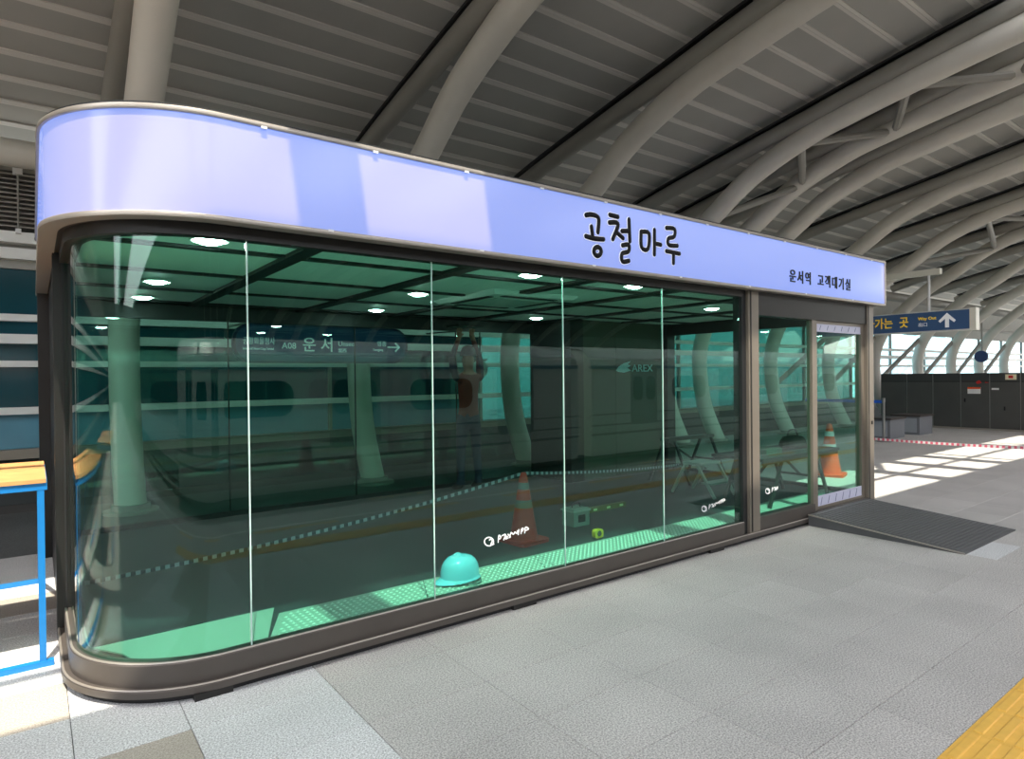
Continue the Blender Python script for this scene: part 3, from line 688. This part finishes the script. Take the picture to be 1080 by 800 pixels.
MB().box(15.585, 15.615, 6.58, 8.4, .88, .95).build('belt', M('belt blue', (28, 96, 206), .6), bp_)
bn = thing('litter_bin', 'dark bin with pink rim at the right edge', 'bin', (19.6, 4.62, 0))
MB().lathe([(.16,0),(.2,.02),(.2,.62),(.001,.62)], (19.6, 4.55, 0), 18).build('body', DARK, bn)
MB().lathe([(.21,.62),(.22,.64),(.21,.68),(.001,.68)], (19.6, 4.55, 0), 18).build('rim', M('bin pink', (196, 70, 120), .5), bn)
# barrier tapes (red and white stripes as separate ribbon pieces)
TAPEW = M('tape white', (238, 232, 232), .5); TAPER = M('tape pink', (226, 110, 130), .5)
def tape(a, b, sag, w, nseg, lb, grp, m1, m2, nm='barrier_tape'):
    a, b = Vector(a), Vector(b); t = thing(nm, lb, 'tape', tuple((a+b)/2), grp)
    d = (b-a).cross(Vector((0,0,1))).normalized()*.001
    A, B = MB(), MB()
    for k in range(nseg):
        p, q = [a.lerp(b, s) - Vector((0,0,sag*4*s*(1-s))) for s in (k/nseg, (k+1)/nseg)]
        u = Vector((0,0,w/2))
        for tgt, e in ((A, d), (B, d*1.8)):
            if tgt is B and k % 2: continue
            tgt.add([p-u-e,q-u-e,q+u-e,p+u-e,p-u+e,q-u+e,q+u+e,p+u+e], [(0,1,2,3),(7,6,5,4),(0,4,5,1),(1,5,6,2),(2,6,7,3),(3,7,4,0)])
    A.build('ribbon', m1, t); B.build('printed_stripes', m2, t)['kind'] = 'stuff'; return t
tape((13.0, 5.9, .31), (13.0, 2.2, .37), .03, .045, 90, 'low pink and white barrier tape across the sunlit floor', None, TAPEW, TAPER)

# ================================================================== THINGS IN AND AROUND THE KIOSK
def cone(x, y, z, h, lb, mat, rot=0, band=REFL):
    t = thing('traffic_cone', lb, 'traffic cone', (x, y, z), 'traffic cones'); s = h/.72
    c, sn_ = math.cos(rot), math.sin(rot); q = [(c*a-sn_*b+x, sn_*a+c*b+y) for a, b in rrect(.40*s, .40*s, .05*s)]
    MB().prism(q, .035*s, 2, z).build('base', mat, t)
    pr = lambda zz: (.150-(.150-.035)*(zz-.035)/(.72-.035))*s
    def seg(a, b, nm, m_, g=0.0): MB().lathe([(pr(a)+g, a*s), (pr(b)+g, b*s)], (x, y, z), 24).build(nm, m_, t)
    seg(.035, .36, 'lower_body', mat); seg(.36, .44, 'reflective_band', band); seg(.44, .55, 'middle_body', mat); seg(.55, .62, 'reflective_band', band)
    MB().lathe([(pr(.62), .62*s), (pr(.72), .71*s), (.02*s, .725*s), (.012*s, .72*s)], (x, y, z), 24).build('tip', mat, t)
cone(3.47, 4.46, .13, .61, 'dim red traffic cone standing inside the glass waiting room', REDCONE, .1, M('dimmed grey band', (96, 98, 100), .6))  # band greyed so its colour carries the dimness of the interior
cone(9.9, 4.95, 0, .80, 'bright orange traffic cone beyond the sliding door', ORANGE, .3)
TAPEG = M('tape grey', (150, 150, 162), .5); TAPED = M('tape dark', (52, 50, 60), .5)
tape((3.47, 4.46, .735), (.205, 5.28, .20), .06, .028, 110, 'thin grey striped tape from the red cone towards the curved glass', None, TAPEG, TAPED)
tape((3.47, 4.46, .735), (6.84, 5.42, .40), .03, .028, 90, 'thin grey striped tape from the red cone to the right', None, TAPEG, TAPED)
# hard hat
hx, hy, hz = 2.42, 3.86, .142
hh = thing('hard_hat', 'turquoise hard hat lying on the pale sunlit-strip mat behind the glass', 'helmet', (hx, hy, hz))
HAT = M('hat turquoise', (132, 196, 224), .25, coat=.4)
b_ = MB(); nn = 28
def hat_ring(sc, z): return [(hx+math.cos(2*PI*j/nn)*.148*sc, hy+math.sin(2*PI*j/nn)*.118*sc, hz+z) for j in range(nn)]
rings = [hat_ring(1.0,.035), hat_ring(.985,.075), hat_ring(.93,.115), hat_ring(.82,.145), hat_ring(.62,.170), hat_ring(.35,.184), hat_ring(.02,.188)]
vs = [p for r_ in rings for p in r_]
b_.add(vs, [(i*nn+j, i*nn+(j+1) % nn, (i+1)*nn+(j+1) % nn, (i+1)*nn+j) for i in range(len(rings)-1) for j in range(nn)], True)
b_.build('shell', HAT, hh)
b_ = MB(); lo = []; hi = []
for j in range(nn):
    a = 2*PI*j/nn; e = 1.06 + .32*max(0, -math.cos(a))**3
    lo.append((hx+math.cos(a)*.148*e, hy+math.sin(a)*.118*min(e,1.1), hz+.022-.012*max(0,-math.cos(a)))); hi.append((hx+math.cos(a)*.148*.98, hy+math.sin(a)*.118*.98, hz+.040))
b_.add(lo+hi, [(j, (j+1) % nn, nn+(j+1) % nn, nn+j) for j in range(nn)] + [tuple(range(nn))[::-1]], True); b_.build('brim', HAT, hh)
b_ = MB()
for k in (-1, 0, 1): b_.tube(smooth([(hx-.11, hy+.03*k, hz+.112), (hx, hy+.035*k, hz+.186), (hx+.11, hy+.03*k, hz+.112)], 5), .008, 6)
b_.build('ridge', HAT, hh)
MB().tube(smooth([(hx-.05,hy-.10,hz+.02),(hx+.02,hy-.15,hz+.008),(hx+.09,hy-.13,hz+.008),(hx+.13,hy-.06,hz+.02)], 4), .005, 6).build('chin_strap', M('strap', (60,90,90), .7), hh)
# tape measure, box, level
tm = thing('tape_measure', 'small yellow and black tape measure on the mat edge', 'tape measure', (4.03, 4.10, .142))
b_ = MB().prism([(4.03+a, .180+c) for a, c in rrect(.1, .076, .025)], .045, 1, 4.08); b_.build('case', M('tape yellow', (206, 170, 44), .4), tm)
b_ = MB().lathe([(.026,0),(.022,.006),(.001,.006)], (0,0,0), 16); b_.v = [(x+4.03, 4.08-z, y+.182) for x, y, z in b_.v]; b_.build('badge', DARK, tm)
MB().box(4.075, 4.09, 4.09, 4.115, .142, .16).build('hook', EDGE, tm)
bx_ = thing('tool_box', 'small pale plastic box on the floor behind the red cone', 'box', (4.25, 4.62, .13))
MB().bev(4.15, 4.36, 4.55, 4.72, .13, .30, .012).build('body', M('box pale', (120, 138, 128), .5), bx_)
MB().box(4.14, 4.37, 4.54, 4.73, .27, .285).build('lid_rim', M('box rim', (150,165,156), .5), bx_)
MB().box(4.21, 4.30, 4.545, 4.552, .17, .24).build('label_patch', DARK, bx_)
MB().tube(smooth([(4.20,4.63,.30),(4.22,4.63,.34),(4.29,4.63,.34),(4.31,4.63,.30)],4), .007, 6).build('handle', DARK, bx_)
lvl = thing('spirit_level', 'yellow green spirit level lying on the floor near the service panel', 'level', (5.0, 4.95, .13))
MB().box(4.72, 5.28, 4.92, 4.97, .13, .18).build('body', M('level yellow', (104, 104, 44), .4), lvl)
for xx in (4.80, 5.0, 5.20): MB().box(xx-.025, xx+.025, 4.915, 4.975, .145, .168).build('vial', M('vial', (210, 240, 170), .2), lvl)
# folding work table by the door
ft = thing('folding_table', 'dark folding work table with splayed legs inside the doors', 'table', (6.95, 4.05, .13))
TT = M('table dark', (40, 44, 44), .5); TL = M('table leg steel', (60, 66, 64), .4, .5)
MB().box(6.15, 7.80, 3.78, 4.42, .66, .69).build('tabletop', TT, ft)
MB().box(6.17, 7.78, 3.79, 3.81, .62, .66).box(6.17, 7.78, 4.39, 4.41, .62, .66).build('apron', TL, ft)
for xx, dx in ((6.30, .18), (7.62, -.18)):
    for yy in (3.82, 4.38):
        MB().bar((xx+dx*1.6, yy, .64), (xx+dx*.2, yy, .14), .03, .03).build('leg', TL, ft)
    MB().bar((xx+dx*.8, 3.82, .36), (xx+dx*.8, 4.38, .36), .025, .025).build('cross_bar', TL, ft)
    MB().bar((xx+dx*3.2, 4.1, .64), (xx+dx*.8, 4.1, .36), .022, .022).build('brace', TL, ft)
bg_ = thing('tool_bag', 'dark crumpled tool bag on the folding work table', 'bag', (7.4, 4.15, .69))
b_ = MB()
for i in range(7):
    a = 2*PI*i/7
rng = random.Random(3); rings = []
for k, (sc, z) in enumerate(((.9,0),(1.0,.04),(.92,.09),(.7,.13),(.3,.15))):
    rings.append([(7.4+math.cos(2*PI*j/16)*.22*sc*(1+.12*rng.uniform(-1,1)), 4.15+math.sin(2*PI*j/16)*.14*sc*(1+.12*rng.uniform(-1,1)), .69+z) for j in range(16)])
vs = [p for r_ in rings for p in r_]
b_.add(vs, [(i*16+j, i*16+(j+1) % 16, (i+1)*16+(j+1) % 16, (i+1)*16+j) for i in range(4) for j in range(16)]+[tuple(range(15,-1,-1)), tuple(range(64,80))], True)
b_.build('bag_body', M('bag dark', (48, 50, 44), .8, 0, .2, 12), bg_)
MB().tube(smooth([(7.28,4.15,.82),(7.32,4.15,.90),(7.46,4.15,.90),(7.52,4.15,.82)],4), .010, 6).build('bag_handle', DARK, bg_)
cbx = MB().bev(6.5, 6.82, 3.95, 4.2, .69, .75, .01); tag(cbx.build('power_tool_case', M('case green', (56, 96, 82), .5)), 'flat green case lying on the folding work table', 'case')
# trestle and stepladder in the middle right
tr_ = thing('trestle', 'dark trestle stand with crossed legs behind the right window pane', 'trestle', (7.2, 5.6, .13))
MB().box(6.75, 7.75, 5.52, 5.66, .70, .74).build('top_beam', TT, tr_)
for xx in (6.85, 7.65):
    for s in (-1, 1): MB().bar((xx-.06*s, 5.59+.04*s, .70), (xx-.05*s, 5.59+.30*s, .135), .03, .03).build('leg', TT, tr_)
    MB().bar((xx, 5.40, .40), (xx, 5.78, .40), .025, .025).build('spreader', TT, tr_)
MB().bar((6.85, 5.59, .68), (7.65, 5.59, .25), .02, .02).build('brace', TT, tr_)
sl = thing('step_stool', 'small aluminium step stool beside the front door post', 'stool', (6.55, 4.85, .13))
AL = M('stool aluminium', (190, 196, 192), .35, .6)
MB().box(6.35, 6.75, 4.72, 4.98, .50, .53).build('top_step', AL, sl); MB().box(6.33, 6.77, 4.56, 4.70, .29, .31).build('lower_step', AL, sl)
for xx in (6.35, 6.75):
    MB().bar((xx, 4.76, .50), (xx, 4.52, .135), .03, .03).build('leg', AL, sl); MB().bar((xx, 4.94, .50), (xx, 5.14, .135), .03, .03).build('leg', AL, sl)

# ---- worker
def person():
    px, py, z0 = 4.46, 6.86, .13
    J = {'pel': (0,0,.93,.135,.10), 'wst': (0,0,1.08,.130,.095), 'chs': (0,.01,1.30,.155,.105), 'nkb': (0,.0,1.47,.085,.075), 'nek': (0,-.01,1.54,.052,.052), 'hd1': (0,.01,1.62,.075,.088), 'hd2': (0,.0,1.71,.078,.095), 'hd3': (0,-.01,1.78,.05,.06)}
    E = [('pel','wst'),('wst','chs'),('chs','nkb'),('nkb','nek'),('nek','hd1'),('hd1','hd2'),('hd2','hd3')]
    for s, n_ in ((-1,'l'), (1,'r')):
        J['sh'+n_] = (.185*s, 0, 1.44, .062, .062); J['el'+n_] = (.215*s, .06, 1.70, .046, .046); J['wr'+n_] = (.115*s, .05, 1.935, .032, .030); J['pm'+n_] = (.095*s, .05, 2.00, .040, .022)
        J['hp'+n_] = (.095*s, 0, .86, .09, .09); J['kn'+n_] = (.12*s, .01, .49, .062, .062); J['an'+n_] = (.135*s, -.02, .10, .042, .045); J['he'+n_] = (.135*s, -.04, .045, .045, .04); J['to'+n_] = (.15*s, .16, .035, .042, .03)
        E += [('nkb','sh'+n_),('sh'+n_,'el'+n_),('el'+n_,'wr'+n_),('wr'+n_,'pm'+n_),('pel','hp'+n_),('hp'+n_,'kn'+n_),('kn'+n_,'an'+n_),('an'+n_,'he'+n_),('an'+n_,'to'+n_)]
        for q, (dx, ln) in enumerate(((-.032,.075),(-.011,.088),(.011,.082),(.031,.065))):
            J['f%s%d' % (n_,q)] = (.095*s+dx, .055, 2.04, .010, .010); J['g%s%d' % (n_,q)] = (.095*s+dx*1.1, .035, 2.04+ln*.6, .009, .009)
            E += [('pm'+n_,'f%s%d' % (n_,q)),('f%s%d' % (n_,q),'g%s%d' % (n_,q))]
        J['th'+n_] = (.095*s-.05*s, .03, 2.01, .011, .011); E.append(('pm'+n_,'th'+n_))
    names = list(J); me = bpy.data.meshes.new('person_skeleton')
    me.from_pydata([(px+J[k][0], py+J[k][1], z0+J[k][2]) for k in names], [(names.index(a), names.index(b)) for a, b in E], [])
    o = bpy.data.objects.new('person_tmp', me); COL.objects.link(o)
    md = o.modifiers.new('s', 'SKIN'); md.use_smooth_shade = True
    sv_ = me.skin_vertices[0].data
    for i, k in enumerate(names): sv_[i].radius = (J[k][3], J[k][4]); sv_[i].use_root = (k == 'pel')
    ms = o.modifiers.new('u', 'SUBSURF'); ms.levels = 2; ms.render_levels = 2
    bpy.context.view_layer.update()
    m2 = bpy.data.meshes.new_from_object(o.evaluated_get(bpy.context.evaluated_depsgraph_get())); m2.name = 'person'
    bpy.data.objects.remove(o)
    mats = [M('vest red', (104, 36, 22), .7), M('trousers navy', (36, 44, 62), .8), M('sleeves dark', (34, 38, 48), .8), SKIN, M('boots', (40, 34, 30), .7)]
    m2.materials.clear()
    for a in mats: m2.materials.append(a)
    for p in m2.polygons:
        z = p.center.z-z0; dx = abs(p.center.x-px); p.use_smooth = True
        if z < .10: i = 4
        elif z < .97: i = 1
        elif z > 1.50 and dx < .10 and z < 1.86: i = 3
        elif z > 1.93: i = 3
        elif dx > .17 and z > 1.36: i = 2
        else: i = 0
        p.material_index = i
    root = link('person', m2); tag(root, 'worker in red vest and dark trousers reaching up with both arms', 'person')
    b = MB().lathe([(.105,1.73),(.112,1.735),(.100,1.75),(.094,1.80),(.070,1.845),(.03,1.862),(.002,1.865)], (px, py-.005, z0), 20); b.build('hair', M('hair black', (20,18,18), .6), root)
    for s in (-1, 1):
        e = MB().lathe([(.001,-.03),(.012,-.02),(.014,0),(.012,.02),(.001,.03)], (px+.082*s, py, z0+1.67), 8); e.build('ear', SKIN, root)
        e2 = MB().lathe([(.001,-.012),(.010,-.006),(.012,0),(.010,.006),(.001,.012)], (px+.030*s, py+.092, z0+1.70), 8); e2.build('eye', DARK, root)
    MB().prism([(py+.08, z0+1.69), (py+.12, z0+1.645), (py+.08, z0+1.635)], .026, 0, px-.013).build('nose', SKIN, root)
    MB().box(px-.025, px+.025, py+.08, py+.098, z0+1.602, z0+1.610).build('mouth', M('lips', (150,84,76), .6), root)
    pn = MB().box(px-.20, px+.20, py-.09, py+.19, 2.232, 2.262).build('ceiling_board', BRONZE2); tag(pn, 'dark board held up against the ceiling by the worker', 'board')
    MB().bar((px-.18, py-.07, 2.266), (px+.18, py-.07, 2.266), .02, .008).build('edge_lip', DARK, pn)
person()

# ---- blue stand at the left
def stand(x1, y, lb):
    t = thing('blue_stand', lb, 'stand', (x1-.8, y+.6, 0), 'blue steel stands with wooden tops'); x0 = x1-1.62; w_ = .032
    for nm, xx in (('leg', x1-.03), ('leg', x0+.03)):
        MB().box(xx-w_/2, xx+w_/2, y, y+w_, 0.03, 1.02).build(nm, BLUEP, t)
        MB().bar((xx, y+.95, 1.0), (xx, y+1.86, .02), w_, w_).build('rear_leg', BLUEP, t)
    MB().box(x0, x1+.02, y-.005, y+w_+.005, 0, .032).build('foot_bar', BLUEP, t)
    MB().bar((x0, y+1.86, .018), (x1, y+1.86, .018), .032, .032).build('rear_foot_bar', BLUEP, t)
    MB().box(x0, x1, y-.002, y+w_, .99, 1.03).box(x0, x1, y+.95, y+.985, .99, 1.03).box(x1-w_, x1, y, y+.985, .99, 1.03).box(x0, x0+w_, y, y+.985, .99, 1.03).build('top_frame', BLUEP, t)
    WD = M('plywood', (204, 148, 92), .5, 0, .12, 9)
    for a, b in ((y-.01, y+.56), (y+.572, y+.99)): MB().box(x0-.01, x1-.005, a, b, 1.03, 1.052).build('plank', WD, t)
stand(.055, 4.42, 'blue steel stand with wooden plank top left of the kiosk')
stand(-2.4, 4.1, 'blue steel stand with wooden plank top outside the left frame edge')
